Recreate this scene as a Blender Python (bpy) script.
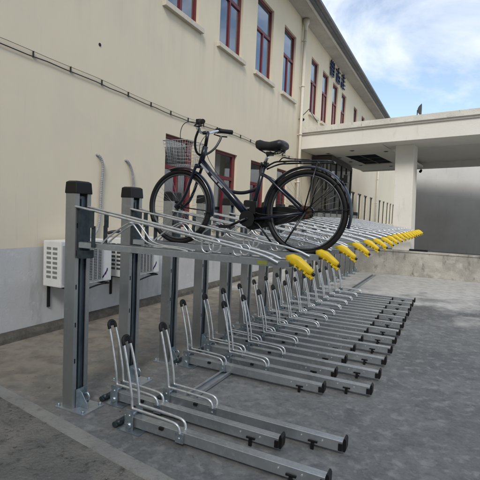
import bpy, bmesh, math, random
from mathutils import Vector, Matrix
random.seed(7)
PI = math.pi
sc = bpy.context.scene
COL = sc.collection
for o in list(bpy.data.objects): bpy.data.objects.remove(o)

# ------------------------------------------------------------------ camera
cam_d = bpy.data.cameras.new('camera'); cam = bpy.data.objects.new('camera', cam_d); COL.objects.link(cam)
def _n(v): return Vector(v).normalized()
_Y = _n((212.5, -17, 429)); _X = -_n((-871, -63, 429)); _X = (_X - _Y*_X.dot(_Y)).normalized(); _Z = _X.cross(_Y)
if _Z.y > 0: _Z = -_Z
cx_ = Vector((_X.x, _Y.x, _Z.x)); cy_ = -Vector((_X.y, _Y.y, _Z.y)); cz_ = -Vector((_X.z, _Y.z, _Z.z))
M = Matrix((cx_, cy_, cz_)).transposed().to_4x4(); M.translation = Vector((0, 0, 1.5))
cam.matrix_world = M
cam_d.sensor_width = 36; cam_d.lens = 429/480*36; cam_d.clip_start = .05; cam_d.clip_end = 2000
sc.camera = cam
sc.render.resolution_x = sc.render.resolution_y = 1024

# ------------------------------------------------------------------ world + sun
SUN_EL, SUN_AZ = math.radians(38), math.radians(156)      # azimuth clockwise from +Y
w = bpy.data.worlds.new('World'); sc.world = w; w.use_nodes = True
nt = w.node_tree; nt.nodes.clear(); N = nt.nodes; L = nt.links
out = N.new('ShaderNodeOutputWorld'); bg = N.new('ShaderNodeBackground'); L.new(bg.outputs[0], out.inputs[0])
sky = N.new('ShaderNodeTexSky'); sky.sky_type = 'NISHITA'; sky.sun_disc = False
sky.sun_elevation = SUN_EL; sky.sun_rotation = SUN_AZ; sky.air_density = 1.0; sky.dust_density = 1.0; sky.ozone_density = .4
tc = N.new('ShaderNodeTexCoord'); mp = N.new('ShaderNodeMapping'); mp.inputs['Scale'].default_value = (1, 1, 1.6)
mp.inputs['Rotation'].default_value = (.25, .5, .3); mp.inputs['Location'].default_value = (.35, .2, .1)
L.new(tc.outputs['Generated'], mp.inputs[0])
nz = N.new('ShaderNodeTexNoise'); nz.inputs['Scale'].default_value = 2.6; nz.inputs['Detail'].default_value = 9; nz.inputs['Roughness'].default_value = .56
nz.inputs['Distortion'].default_value = .5; L.new(mp.outputs[0], nz.inputs[0])
cr = N.new('ShaderNodeValToRGB'); cr.color_ramp.elements[0].position = .45; cr.color_ramp.elements[1].position = .60
cr.color_ramp.elements[0].color = (.12, .12, .12, 1); cr.color_ramp.elements[1].color = (1, 1, 1, 1); L.new(nz.outputs[0], cr.inputs[0])
mx = N.new('ShaderNodeMixRGB'); L.new(cr.outputs[0], mx.inputs[0]); L.new(sky.outputs[0], mx.inputs[1]); mx.inputs[2].default_value = (5.2, 5.6, 6.2, 1)
L.new(mx.outputs[0], bg.inputs[0]); bg.inputs[1].default_value = .11
sd = bpy.data.lights.new('sun', 'SUN'); sun = bpy.data.objects.new('sun', sd); COL.objects.link(sun)
sd.energy = 1.25; sd.angle = math.radians(16); sd.color = (1, .95, .88)
d = Vector((math.sin(SUN_AZ)*math.cos(SUN_EL), math.cos(SUN_AZ)*math.cos(SUN_EL), math.sin(SUN_EL)))
sun.rotation_euler = d.to_track_quat('Z', 'Y').to_euler()
sc.view_settings.view_transform = 'Standard'; sc.view_settings.look = 'None'
sc.view_settings.exposure = 0.8; sc.view_settings.gamma = 1; sc.view_settings.use_curve_mapping = False
sc.render.engine = 'CYCLES'

# ------------------------------------------------------------------ materials
def mat(name, col, rough=.6, metal=0., noise=None, bump=None, spec=.5, streak=None, coat=0):
    """noise = (scale, colour2, lo, hi[, detail]); bump = (scale, strength); streak = (colour, amount)"""
    m = bpy.data.materials.new(name); m.use_nodes = True; nt = m.node_tree; N = nt.nodes; L = nt.links
    b = N['Principled BSDF']; b.inputs['Roughness'].default_value = rough; b.inputs['Metallic'].default_value = metal
    b.inputs['Specular IOR Level'].default_value = spec; b.inputs['Coat Weight'].default_value = coat
    b.inputs['Base Color'].default_value = (*col, 1)
    g = N.new('ShaderNodeNewGeometry'); cur = None
    for nn in (noise or []):
        t = N.new('ShaderNodeTexNoise'); t.inputs['Scale'].default_value = nn[0]; t.inputs['Detail'].default_value = 8
        t.inputs['Roughness'].default_value = .62
        if len(nn) > 4:
            mpn = N.new('ShaderNodeMapping'); mpn.inputs['Scale'].default_value = nn[4]; L.new(g.outputs['Position'], mpn.inputs[0]); L.new(mpn.outputs[0], t.inputs[0])
        else: L.new(g.outputs['Position'], t.inputs[0])
        r = N.new('ShaderNodeMapRange'); r.inputs[1].default_value = nn[2]; r.inputs[2].default_value = nn[3]; L.new(t.outputs[0], r.inputs[0])
        x = N.new('ShaderNodeMixRGB'); L.new(r.outputs[0], x.inputs[0])
        if cur: L.new(cur, x.inputs[1])
        else: x.inputs[1].default_value = (*col, 1)
        x.inputs[2].default_value = (*nn[1], 1); cur = x.outputs[0]
    if cur: L.new(cur, b.inputs['Base Color'])
    if bump:
        t = N.new('ShaderNodeTexNoise'); t.inputs['Scale'].default_value = bump[0]; t.inputs['Detail'].default_value = 8; L.new(g.outputs['Position'], t.inputs[0])
        bp = N.new('ShaderNodeBump'); bp.inputs['Strength'].default_value = bump[1]; bp.inputs['Distance'].default_value = .02
        L.new(t.outputs[0], bp.inputs['Height']); L.new(bp.outputs[0], b.inputs['Normal'])
    return m
MT = {}
MT['cream'] = mat('cream_render', (.66, .585, .44), .85, noise=[(.5, (.61, .545, .42), .4, .7), (3, (.67, .60, .45), .45, .75, (1, 1, .5)), (5, (.52, .475, .385), .62, .86, (1, 1.6, .10))], bump=(25, .06))
def rain_streaks(m, z_top, z_len, col):
    """dirt washed down the render below the sills (a stain with its own shape, in world height)"""
    nt = m.node_tree; N = nt.nodes; L = nt.links; b = N['Principled BSDF']; src = b.inputs['Base Color'].links[0].from_socket
    g = N.new('ShaderNodeNewGeometry'); mp_ = N.new('ShaderNodeMapping'); mp_.inputs['Scale'].default_value = (1, 2.6, .14); L.new(g.outputs['Position'], mp_.inputs[0])
    t = N.new('ShaderNodeTexNoise'); t.inputs['Scale'].default_value = 1.6; t.inputs['Detail'].default_value = 7; L.new(mp_.outputs[0], t.inputs[0])
    a = N.new('ShaderNodeMapRange'); a.inputs[1].default_value = .48; a.inputs[2].default_value = .68; L.new(t.outputs[0], a.inputs[0])
    sx = N.new('ShaderNodeSeparateXYZ'); L.new(g.outputs['Position'], sx.inputs[0])
    u = N.new('ShaderNodeMapRange'); u.inputs[1].default_value = z_top-z_len; u.inputs[2].default_value = z_top; L.new(sx.outputs['Z'], u.inputs[0])
    v = N.new('ShaderNodeMapRange'); v.inputs[1].default_value = z_top+.08; v.inputs[2].default_value = z_top; L.new(sx.outputs['Z'], v.inputs[0])
    p = N.new('ShaderNodeMath'); p.operation = 'MULTIPLY'; L.new(u.outputs[0], p.inputs[0]); L.new(v.outputs[0], p.inputs[1])
    q = N.new('ShaderNodeMath'); q.operation = 'MULTIPLY'; L.new(p.outputs[0], q.inputs[0]); L.new(a.outputs[0], q.inputs[1])
    x = N.new('ShaderNodeMixRGB'); L.new(q.outputs[0], x.inputs[0]); L.new(src, x.inputs[1]); x.inputs[2].default_value = (*col, 1); L.new(x.outputs[0], b.inputs['Base Color'])
rain_streaks(MT['cream'], 4.70, 1.1, (.56, .50, .385))
MT['plinth'] = mat('grey_paint', (.52, .52, .51), .8, noise=[(1.2, (.45, .45, .44), .4, .7), (5, (.30, .30, .29), .56, .8, (1, 1, .25)), (9, (.57, .57, .56), .58, .75)], bump=(50, .12))
MT['base_dark'] = mat('dark_mortar', (.07, .065, .055), .9, noise=[(9, (.14, .125, .10), .45, .75)], bump=(30, .5))
MT['soffit'] = mat('grey_soffit', (.42, .40, .36), .8, noise=[(2, (.33, .31, .28), .4, .7), (14, (.28, .27, .25), .5, .8, (6, .2, 1))])
MT['gutter'] = mat('grey_gutter', (.13, .135, .14), .55, .2, noise=[(3, (.08, .083, .088), .4, .7), (12, (.22, .22, .22), .58, .8)])
MT['gutter_light'] = mat('pale_gutter_lip', (.52, .50, .46), .7, noise=[(4, (.38, .36, .33), .5, .75)])
MT['porch'] = mat('pale_plaster', (.72, .70, .64), .8, noise=[(1.1, (.66, .64, .58), .4, .7), (7, (.50, .48, .43), .60, .88, (1, 1, .25))], bump=(45, .15))
MT['porch_top'] = mat('weathered_plaster', (.66, .64, .57), .85, noise=[(2.5, (.52, .50, .45), .42, .68), (9, (.12, .11, .10), .60, .78, (1, 1, .5))], bump=(40, .3))
MT['ceiling'] = mat('porch_ceiling', (.80, .77, .70), .8, noise=[(1.5, (.75, .72, .64), .4, .7)])
MT['lowwall'] = mat('stained_plaster', (.40, .385, .34), .9, noise=[(1.3, (.26, .25, .22), .38, .62), (5, (.48, .46, .42), .5, .75), (8, (.12, .118, .10), .56, .74, (1, 1, .45))], bump=(30, .4))
MT['pipe'] = mat('cream_pvc', (.58, .54, .45), .5, noise=[(5, (.46, .43, .36), .5, .8)])
MT['red'] = mat('red_window_paint', (.13, .010, .018), .4, noise=[(9, (.085, .008, .013), .4, .7)])
MT['sill'] = mat('pale_sill', (.55, .50, .41), .8, noise=[(6, (.36, .33, .28), .5, .8)], bump=(50, .2))
MT['curtain'] = mat('pale_curtain', (.66, .68, .69), .9, noise=[(3, (.50, .51, .54), .4, .7, (1, 6, .4))])
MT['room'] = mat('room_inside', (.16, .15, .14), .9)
MT['galv'] = mat('galvanised_steel', (.46, .49, .51), .42, .75, noise=[(5, (.36, .385, .405), .4, .65), (38, (.52, .55, .565), .52, .7)], bump=(60, .05))
MT['galv_post'] = mat('galvanised_post', (.36, .372, .368), .38, .75, noise=[(4, (.28, .292, .292), .4, .65, (1, 1, .3)), (30, (.35, .375, .385), .52, .72)], bump=(60, .05))
MT['galv_rail'] = mat('galvanised_rail', (.50, .525, .54), .34, .8, noise=[(4, (.39, .415, .43), .4, .65), (30, (.58, .60, .61), .52, .72)], bump=(60, .05))
MT['tube'] = mat('zinc_tube', (.66, .68, .68), .34, .7, noise=[(20, (.45, .47, .48), .45, .7)])
MT['zinc'] = mat('blue_zinc', (.42, .49, .53), .35, .8, noise=[(18, (.26, .31, .34), .42, .65)])
MT['slate'] = mat('slate_steel', (.055, .075, .085), .45, .5, noise=[(20, (.03, .04, .045), .4, .7)])
MT['inner'] = mat('dark_channel', (.11, .14, .165), .4, .6, noise=[(12, (.05, .066, .08), .4, .7, (1, 1, .3))])
MT['rubber'] = mat('black_rubber', (.008, .008, .009), .6, noise=[(30, (.014, .014, .014), .5, .8)], spec=.35)
MT['plastic'] = mat('black_plastic', (.007, .007, .008), .45, spec=.35)
MT['yellow'] = mat('yellow_plastic', (.68, .48, .012), .5, noise=[(14, (.50, .33, .012), .5, .75), (70, (.36, .24, .02), .62, .8)])
MT['label'] = mat('faded_sticker', (.22, .25, .05), .5)
MT['bike'] = mat('dark_blue_paint', (.003, .006, .016), .3, coat=.3)
MT['bike_black'] = mat('black_paint', (.004, .004, .005), .35, coat=.2)
MT['rim'] = mat('dull_rim', (.10, .105, .11), .4, .7)
MT['spoke'] = mat('dull_spoke', (.30, .30, .30), .4, .7)
MT['chrome'] = mat('chrome', (.72, .73, .74), .18, 1.)
MT['wire'] = mat('silver_wire', (.62, .63, .64), .3, .7)
MT['basket_wire'] = mat('dull_basket_wire', (.42, .43, .43), .45, .4)
MT['blind'] = mat('pale_blind', (.82, .84, .86), .8, noise=[(2, (.74, .77, .80), .4, .7)])
MT['rust'] = mat('rusty_sprocket', (.06, .038, .026), .7, .4, noise=[(60, (.10, .05, .03), .45, .7)])
MT['leather'] = mat('black_vinyl', (.013, .013, .016), .42, bump=(200, .2))
MT['decal'] = mat('pale_decal', (.32, .34, .36), .4)
MT['reflector'] = mat('red_reflector', (.10, .012, .012), .3)
MT['ac'] = mat('ac_casing', (.62, .63, .61), .5, noise=[(5, (.50, .51, .49), .5, .8)])
MT['ac_front'] = mat('ac_front_recess', (.17, .175, .17), .7)
MT['ac_dark'] = mat('ac_fan_recess', (.05, .052, .055), .7)
MT['ac_grey'] = mat('ac_grille', (.30, .31, .31), .5)
MT['purple'] = mat('purple_ink', (.075, .03, .17), .5)
MT['hose'] = mat('grey_hose', (.24, .245, .26), .6, noise=[(20, (.34, .34, .35), .5, .7)])
MT['cable'] = mat('black_cable', (.02, .02, .02), .5)
MT['signblue'] = mat('navy_sign_metal', (.022, .035, .10), .35, .3)
MT['signpale'] = mat('sign_edge', (.30, .36, .38), .4, .3)
MT['darkglassframe'] = mat('dark_door_frame', (.05, .048, .045), .5)
MT['skyglass'] = mat('dark_skylight', (.012, .014, .018), .9, spec=.1)
MT['green'] = mat('green_plate', (.04, .17, .07), .5)
MT['bldg'] = mat('shaded_grey_wall', (.62, .61, .58), .85, noise=[(1, (.54, .53, .50), .4, .7), (6, (.36, .35, .33), .6, .85, (1, 1, .2))], bump=(40, .1))

def glass(name, tint, gloss):
    m = bpy.data.materials.new(name); m.use_nodes = True; N = m.node_tree.nodes; L = m.node_tree.links; N.clear()
    o = N.new('ShaderNodeOutputMaterial'); mx = N.new('ShaderNodeMixShader'); t = N.new('ShaderNodeBsdfTransparent'); g = N.new('ShaderNodeBsdfGlossy')
    t.inputs[0].default_value = (*tint, 1); g.inputs[0].default_value = (.85, .92, 1, 1); g.inputs['Roughness'].default_value = .03
    lw = N.new('ShaderNodeFresnel'); lw.inputs[0].default_value = 1.5
    a = N.new('ShaderNodeMath'); a.operation = 'MULTIPLY_ADD'; a.inputs[1].default_value = 1.2; a.inputs[2].default_value = gloss; a.use_clamp = True
    L.new(lw.outputs[0], a.inputs[0]); L.new(a.outputs[0], mx.inputs[0]); L.new(t.outputs[0], mx.inputs[1]); L.new(g.outputs[0], mx.inputs[2]); L.new(mx.outputs[0], o.inputs[0])
    return m
MT['glass'] = glass('window_glass', (.60, .70, .74), .20)
MT['darkglass'] = glass('door_glass', (.35, .36, .35), .10)

def ground_mat():
    m = bpy.data.materials.new('stained_concrete'); m.use_nodes = True; nt = m.node_tree; N = nt.nodes; L = nt.links
    b = N['Principled BSDF']; b.inputs['Roughness'].default_value = .78; g = N.new('ShaderNodeNewGeometry')
    def noise(s, d=9, sc_=None, r=.6, dist=0):
        t = N.new('ShaderNodeTexNoise'); t.inputs['Scale'].default_value = s; t.inputs['Detail'].default_value = d; t.inputs['Roughness'].default_value = r
        t.inputs['Distortion'].default_value = dist
        if sc_:
            mm = N.new('ShaderNodeMapping'); mm.inputs['Scale'].default_value = sc_; L.new(g.outputs['Position'], mm.inputs[0]); L.new(mm.outputs[0], t.inputs[0])
        else: L.new(g.outputs['Position'], t.inputs[0])
        return t.outputs[0]
    def rng(v, a, b_, c=0, d_=1):
        r = N.new('ShaderNodeMapRange'); r.inputs[1].default_value = a; r.inputs[2].default_value = b_; r.inputs[3].default_value = c; r.inputs[4].default_value = d_; L.new(v, r.inputs[0]); return r.outputs[0]
    def mixc(f, a, b_):
        x = N.new('ShaderNodeMixRGB'); L.new(f, x.inputs[0])
        for i, v in ((1, a), (2, b_)):
            if isinstance(v, tuple): x.inputs[i].default_value = (*v, 1)
            else: L.new(v, x.inputs[i])
        return x.outputs[0]
    def math_(op, a, b_):
        x = N.new('ShaderNodeMath'); x.operation = op; x.use_clamp = op != 'ADD'
        for i, v in ((0, a), (1, b_)):
            if isinstance(v, (int, float)): x.inputs[i].default_value = v
            else: L.new(v, x.inputs[i])
        return x.outputs[0]
    sx = N.new('ShaderNodeSeparateXYZ'); L.new(g.outputs['Position'], sx.inputs[0])
    n1 = noise(1.1, dist=.3); n2 = noise(6, dist=.35); n3 = noise(45, 5)
    c = mixc(rng(n1, .38, .64), (.108, .113, .112), (.178, .183, .179))
    c = mixc(rng(n2, .50, .72, 0, .75), c, (.075, .080, .082))
    c = mixc(rng(noise(4.5, dist=.4), .56, .70, 0, .6), c, (.22, .225, .22))
    c = mixc(rng(noise(17, dist=.3), .50, .68, 0, .55), c, (.07, .075, .077))
    c = mixc(rng(noise(11, dist=.35), .52, .66, 0, .6), c, (.27, .275, .27))
    c = mixc(rng(noise(2.3, dist=.5), .56, .66, 0, .5), c, (.085, .09, .092))
    c = mixc(rng(n3, .50, .70, 0, .45), c, (.24, .24, .23))
    c = mixc(rng(noise(90, 4), .56, .70, 0, .5), c, (.05, .05, .05))
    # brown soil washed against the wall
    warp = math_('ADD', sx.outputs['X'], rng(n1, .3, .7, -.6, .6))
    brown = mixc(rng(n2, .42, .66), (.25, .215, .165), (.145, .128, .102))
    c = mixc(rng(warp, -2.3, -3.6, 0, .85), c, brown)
    # pale dusty slab at the far end
    wy = math_('ADD', sx.outputs['Y'], rng(n1, .3, .7, -1.6, 1.6))
    pale = mixc(rng(n2, .40, .66), (.50, .49, .46), (.36, .355, .335))
    c = mixc(rng(wy, 7.6, 9.6), c, pale)
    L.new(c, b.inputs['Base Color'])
    L.new(rng(n1, .35, .65, .55, .9), b.inputs['Roughness'])
    bp = N.new('ShaderNodeBump'); bp.inputs['Strength'].default_value = .3; bp.inputs['Distance'].default_value = .006
    hh = math_('ADD', n3, n2); L.new(hh, bp.inputs['Height']); L.new(bp.outputs[0], b.inputs['Normal'])
    return m
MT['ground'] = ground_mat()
MT['kerb'] = mat('kerb_concrete', (.25, .25, .23), .85, noise=[(3, (.19, .192, .18), .4, .68), (14, (.085, .088, .08), .56, .78), (60, (.24, .24, .22), .55, .8)], bump=(50, .4))
MT['asphalt'] = mat('rough_asphalt', (.13, .128, .118), .95, noise=[(3.5, (.19, .18, .16), .45, .65), (12, (.05, .05, .046), .54, .72), (70, (.20, .19, .16), .56, .75)], bump=(45, 1.0))

# ------------------------------------------------------------------ mesh helpers
class MB:
    def __init__(s): s.bm = bmesh.new(); s.mats = []
    def _mi(s, m):
        if m is None: return 0
        if m not in s.mats: s.mats.append(m)
        return s.mats.index(m)
    def box(s, x0, x1, y0, y1, z0, z1, bev=0, rot=None, piv=None):
        vs = [Vector((x, y, z)) for x in (x0, x1) for y in (y0, y1) for z in (z0, z1)]
        t = bmesh.new(); bv = [t.verts.new(v) for v in vs]
        for f in ((0, 1, 3, 2), (4, 6, 7, 5), (0, 4, 5, 1), (2, 3, 7, 6), (0, 2, 6, 4), (1, 5, 7, 3)): t.faces.new([bv[i] for i in f])
        if bev: bmesh.ops.bevel(t, geom=list(t.edges), offset=bev, segments=2, affect='EDGES', profile=.7)
        if rot is not None:
            p = Vector(piv) if piv else Vector(((x0+x1)/2, (y0+y1)/2, (z0+z1)/2))
            bmesh.ops.transform(t, matrix=Matrix.Translation(p) @ rot.to_4x4() @ Matrix.Translation(-p), verts=t.verts)
        s._merge(t); return s
    def _merge(s, t):
        m = {}
        for v in t.verts: m[v.index if False else v] = s.bm.verts.new(v.co)
        for f in t.faces:
            try: nf = s.bm.faces.new([m[v] for v in f.verts]); nf.smooth = f.smooth
            except ValueError: pass
        t.free()
    def tube(s, pts, r, n=8, closed=False, caps=True, taper=None, smooth=True):
        pts = [Vector(p) for p in pts]; P = len(pts); rings = []; prev = None
        for i, p in enumerate(pts):
            a = pts[(i-1) % P] if (closed or i > 0) else p; b = pts[(i+1) % P] if (closed or i < P-1) else p
            t = (b-a).normalized()
            if prev is None:
                u = t.orthogonal().normalized()
            else:
                u = (prev - t*prev.dot(t))
                u = u.normalized() if u.length > 1e-6 else t.orthogonal().normalized()
            prev = u; v = t.cross(u); rr = taper[i] if taper else r
            rings.append([s.bm.verts.new(p + (u*math.cos(2*PI*k/n) + v*math.sin(2*PI*k/n))*rr) for k in range(n)])
        for i in range(P if closed else P-1):
            A, B = rings[i], rings[(i+1) % P]
            for k in range(n):
                f = s.bm.faces.new((A[k], A[(k+1) % n], B[(k+1) % n], B[k])); f.smooth = smooth
        if caps and not closed:
            s.bm.faces.new(rings[0][::-1]); s.bm.faces.new(rings[-1])
        return s
    def cyl(s, a, b, r, n=12, r2=None): return s.tube([a, b], r, n, taper=[r, r if r2 is None else r2])
    def prism(s, prof, y0, y1, axis='Y'):
        """profile list of (a,b); axis Y: (x,z); axis X: (y,z); axis Z: (x,y)"""
        def P(a, b, c): return {'Y': (a, c, b), 'X': (c, a, b), 'Z': (a, b, c)}[axis]
        A = [s.bm.verts.new(P(a, b, y0)) for a, b in prof]; B = [s.bm.verts.new(P(a, b, y1)) for a, b in prof]
        n = len(prof)
        for i in range(n): s.bm.faces.new((A[i], A[(i+1) % n], B[(i+1) % n], B[i]))
        s.bm.faces.new(A[::-1]); s.bm.faces.new(B); return s
    def loft(s, rings, caps=True, smooth=True):
        R = [[s.bm.verts.new(p) for p in r] for r in rings]; n = len(R[0])
        for A, B in zip(R, R[1:]):
            for k in range(n):
                f = s.bm.faces.new((A[k], A[(k+1) % n], B[(k+1) % n], B[k])); f.smooth = smooth
        if caps: s.bm.faces.new(R[0][::-1]); s.bm.faces.new(R[-1])
        return s
    def quad(s, *p): s.bm.faces.new([s.bm.verts.new(q) for q in p]); return s
    def each(s, name, m, parent=None, off=None, gap=.003):
        """one object for each piece that touches no other"""
        s.bm.verts.ensure_lookup_table(); s.bm.verts.index_update(); seen = set(); isl = []
        for v in s.bm.verts:
            if v in seen: continue
            st = [v]; seen.add(v); g_ = []
            while st:
                x = st.pop(); g_.append(x)
                for e in x.link_edges:
                    y = e.other_vert(x)
                    if y not in seen: seen.add(y); st.append(y)
            isl.append(g_)
        bb = [([min(v.co[k] for v in g_)-gap for k in range(3)], [max(v.co[k] for v in g_)+gap for k in range(3)]) for g_ in isl]
        par = list(range(len(isl)))
        def fd(i):
            while par[i] != i: i = par[i]
            return i
        for i in range(len(isl)):
            for j in range(i):
                if all(bb[i][0][k] <= bb[j][1][k] and bb[j][0][k] <= bb[i][1][k] for k in range(3)): par[fd(i)] = fd(j)
        res = []
        for root in sorted({fd(i) for i in range(len(isl))}):
            keep = {v for i in range(len(isl)) if fd(i) == root for v in isl[i]}
            nb = MB(); m_ = {v: nb.bm.verts.new(v.co) for v in keep}
            for f in s.bm.faces:
                if f.verts[0] in keep: nf = nb.bm.faces.new([m_[v] for v in f.verts]); nf.smooth = f.smooth
            res.append(nb.build(name, m, parent, off=off))
        s.bm.free(); return res
    def build(s, name, m, parent=None, recalc=True, off=None):
        if recalc: bmesh.ops.recalc_face_normals(s.bm, faces=s.bm.faces)
        if off is not None: bmesh.ops.translate(s.bm, verts=s.bm.verts, vec=-Vector(off))
        me = bpy.data.meshes.new(name); s.bm.to_mesh(me); s.bm.free()
        me.materials.append(MT[m]); o = bpy.data.objects.new(name, me); COL.objects.link(o)
        if parent: o.parent = parent
        return o
def tag(o, label=None, cat=None, group=None, kind=None):
    if label: o['label'] = label
    if cat: o['category'] = cat
    if group: o['group'] = group
    if kind: o['kind'] = kind
    return o
def empty(name, loc, label, cat, group=None):
    o = bpy.data.objects.new(name, None); o.location = loc; o.empty_display_size = .1; COL.objects.link(o); return tag(o, label, cat, group)
def dup(root, loc, label, group=None):
    r = root.copy(); COL.objects.link(r); r.location = loc; r['label'] = label
    if group: r['group'] = group
    def kids(a, b):
        for c in [x for x in bpy.data.objects if x.parent == a]:
            k = c.copy(); COL.objects.link(k); k.parent = b; kids(c, k)
    kids(root, r); return r
def smooth_pts(pts, it=2):
    pts = [Vector(p) for p in pts]
    for _ in range(it):
        q = [pts[0]]
        for a, b in zip(pts, pts[1:]): q += [a*.75+b*.25, a*.25+b*.75]
        q.append(pts[-1]); pts = q
    return pts

# ------------------------------------------------------------------ ground
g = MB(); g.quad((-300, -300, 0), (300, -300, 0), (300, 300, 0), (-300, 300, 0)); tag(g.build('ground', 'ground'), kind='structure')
kd = Vector((1.11, -.18, 0)).normalized(); kn = Vector((kd.y, -kd.x, 0))    # kn points away from the racks (towards -Y)
def kp(s_, off, z): v = Vector((-2.41, 2.12, 0)) + kd*s_ + kn*off; return Vector((v.x, v.y, z))
k = MB(); random.seed(3)
nseg = 90; ring = []
for i in range(nseg+1):
    s_ = -2.2 + i*(9.0/nseg)
    j1 = random.uniform(-.004, .004); j2 = random.uniform(-.010, .008)
    ring.append([kp(s_, j1, -.02), kp(s_, j1, .004), kp(s_, .008+j1, .010), kp(s_, .098+j2, .010), kp(s_, .108+j2, .0), kp(s_, .108+j2, -.02)])
k.loft(ring, smooth=False); tag(k.build('kerb_strip', 'kerb'), kind='structure')
a = MB()
for i in range(60):
    for j in range(26):
        def ap(ii, jj):
            random.seed(ii*101+jj*7)
            o_ = .110 + (jj*.06 if jj < 25 else 9)
            v = kp(-2.3+ii*.155, o_, 0); return (v.x, v.y, .005 + (random.uniform(-.003, .003) if jj else 0))
        a.quad(ap(i, j), ap(i+1, j), ap(i+1, j+1), ap(i, j+1))
bmesh.ops.remove_doubles(a.bm, verts=a.bm.verts, dist=1e-4)
tag(a.build('rough_path', 'asphalt'), kind='structure')

# ------------------------------------------------------------------ main building
WX = -4.3; Y0, Y1 = -9.0, 40.0; ZT = 7.25
bld = empty('building', (WX, 12, 0), 'long two storey cream rendered building with red framed windows behind the bike racks', 'building')
BO = bld.location
upper = [(5.72, 6.68), (7.45, 8.42), (9.15, 10.12), (10.88, 11.80), (13.3, 14.1), (14.62, 15.42), (16.0, 16.82), (17.4, 18.2), (19.75, 20.5), (21.6, 22.35), (23.4, 24.15), (25.2, 25.95)]
lower = [(5.82, 6.68), (7.46, 8.42), (9.14, 10.0), (10.8, 11.6)] + [(y, y+.95) for y in (20.13, 21.76, 23.4, 25.2, 28.5, 30.3, 32.2, 33.9, 35.6)]
UZ0, UZ1, LZ0, LZ1 = 4.80, 6.55, 1.22, 2.77
ops = [(a, b, UZ0, UZ1) for a, b in upper] + [(a, b, LZ0, LZ1) for a, b in lower]
PZ = 1.02
ys = sorted({Y0, Y1, *[v for o in ops for v in o[:2]]}); zs = sorted({0, PZ, ZT, UZ0, UZ1, LZ0, LZ1})
wm = MB(); pm = MB()
for ya, yb in zip(ys, ys[1:]):
    for za, zb in zip(zs, zs[1:]):
        if any(o[0] <= ya and yb <= o[1] and o[2] <= za and zb <= o[3] for o in ops): continue
        (pm if zb <= PZ else wm).quad((WX, ya, za), (WX, yb, za), (WX, yb, zb), (WX, ya, zb))
for (ya, yb, za, zb) in ops:
    D = WX-.15
    wm.quad((WX, ya, za), (D, ya, za), (D, ya, zb), (WX, ya, zb)); wm.quad((WX, yb, za), (D, yb, za), (D, yb, zb), (WX, yb, zb))
    wm.quad((WX, ya, zb), (D, ya, zb), (D, yb, zb), (WX, yb, zb)); wm.quad((WX, ya, za), (D, ya, za), (D, yb, za), (WX, yb, za))
# back, ends
XB = -13.0
for (a_, b_) in (((WX, Y0), (XB, Y0)), ((WX, Y1), (XB, Y1)), ((XB, Y0), (XB, Y1))):
    wm.quad((a_[0], a_[1], 0), (b_[0], b_[1], 0), (b_[0], b_[1], ZT), (a_[0], a_[1], ZT))
wm.build('wall', 'cream', bld, off=BO); pm.build('painted_dado', 'plinth', bld, off=BO)
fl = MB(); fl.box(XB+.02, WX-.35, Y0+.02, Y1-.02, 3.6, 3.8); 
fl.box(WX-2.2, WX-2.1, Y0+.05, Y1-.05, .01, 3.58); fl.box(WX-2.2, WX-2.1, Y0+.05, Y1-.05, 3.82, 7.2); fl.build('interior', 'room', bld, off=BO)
# dark mortar fillet + ledge at wall foot
b = MB(); b.prism([(WX+.001, 0), (WX+.10, 0), (WX+.085, .05), (WX+.05, .085), (WX+.001, .10)], Y0, 12.4); b.build('wall_footing', 'base_dark', bld, off=BO)
# eave: soffit, lip, gutter, roof
b = MB(); b.prism([(WX-.3, 7.252), (-3.86, 7.252), (-3.86, 7.30), (WX-.3, 7.30)], Y0-.5, Y1+.5); b.build('soffit', 'soffit', bld, off=BO)
b = MB(); b.prism([(-3.858, 7.30), (-3.858, 7.225), (-3.80, 7.225), (-3.80, 7.30)], Y0-.5, Y1+.5); b.build('eave_lip', 'gutter_light', bld, off=BO)
b = MB(); b.prism([(-3.798, 7.30), (-3.798, 7.262), (-3.74, 7.262), (-3.74, 7.245), (-3.695, 7.245), (-3.695, 7.285), (-3.655, 7.285), (-3.64, 7.29), (-3.575, 7.30), (-3.565, 7.365), (-3.63, 7.365), (-3.66, 7.32), (-3.80, 7.32)], Y0-.5, Y1+.5)
gut = b.build('gutter', 'gutter', bld, off=BO)
b = MB(); b.prism([(-3.82, 7.321), (-3.68, 7.33), (-8.6, 9.0), (XB-.4, 7.4), (XB-.4, 7.321)], Y0-.5, Y1+.5); b.build('roof', 'gutter', bld, off=BO)
# drainpipes
def drainpipe(y, r=.045):
    p = MB(); p.tube([(WX+.10, y, 0.02), (WX+.10, y, 7.0)], r, 12); p.tube([(WX+.10, y, 6.92), (WX+.10, y, 7.06), (WX+.11, y, 7.12), (WX+.11, y, 7.235)], .1, 12, taper=[.05, .065, .09, .095])
    o = p.build('drainpipe', 'pipe', bld, off=BO)
    q = MB()
    for z in (1.2, 2.5, 3.9, 5.3, 6.6): q.tube([(WX+.10, y, z), (WX+.10, y, z+.05)], r+.012, 12); q.box(WX+.001, WX+.06, y-.02, y+.02, z+.01, z+.04)
    c = q.each('pipe_clip', 'pipe', o, off=BO)
drainpipe(12.28); drainpipe(26.95)
# wall strip next to the pipe (slightly proud pilaster)
b = MB(); b.box(WX+.002, WX+.03, 12.42, 12.62, .1, 7.24); b.build('pilaster', 'cream', bld, off=BO)

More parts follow.
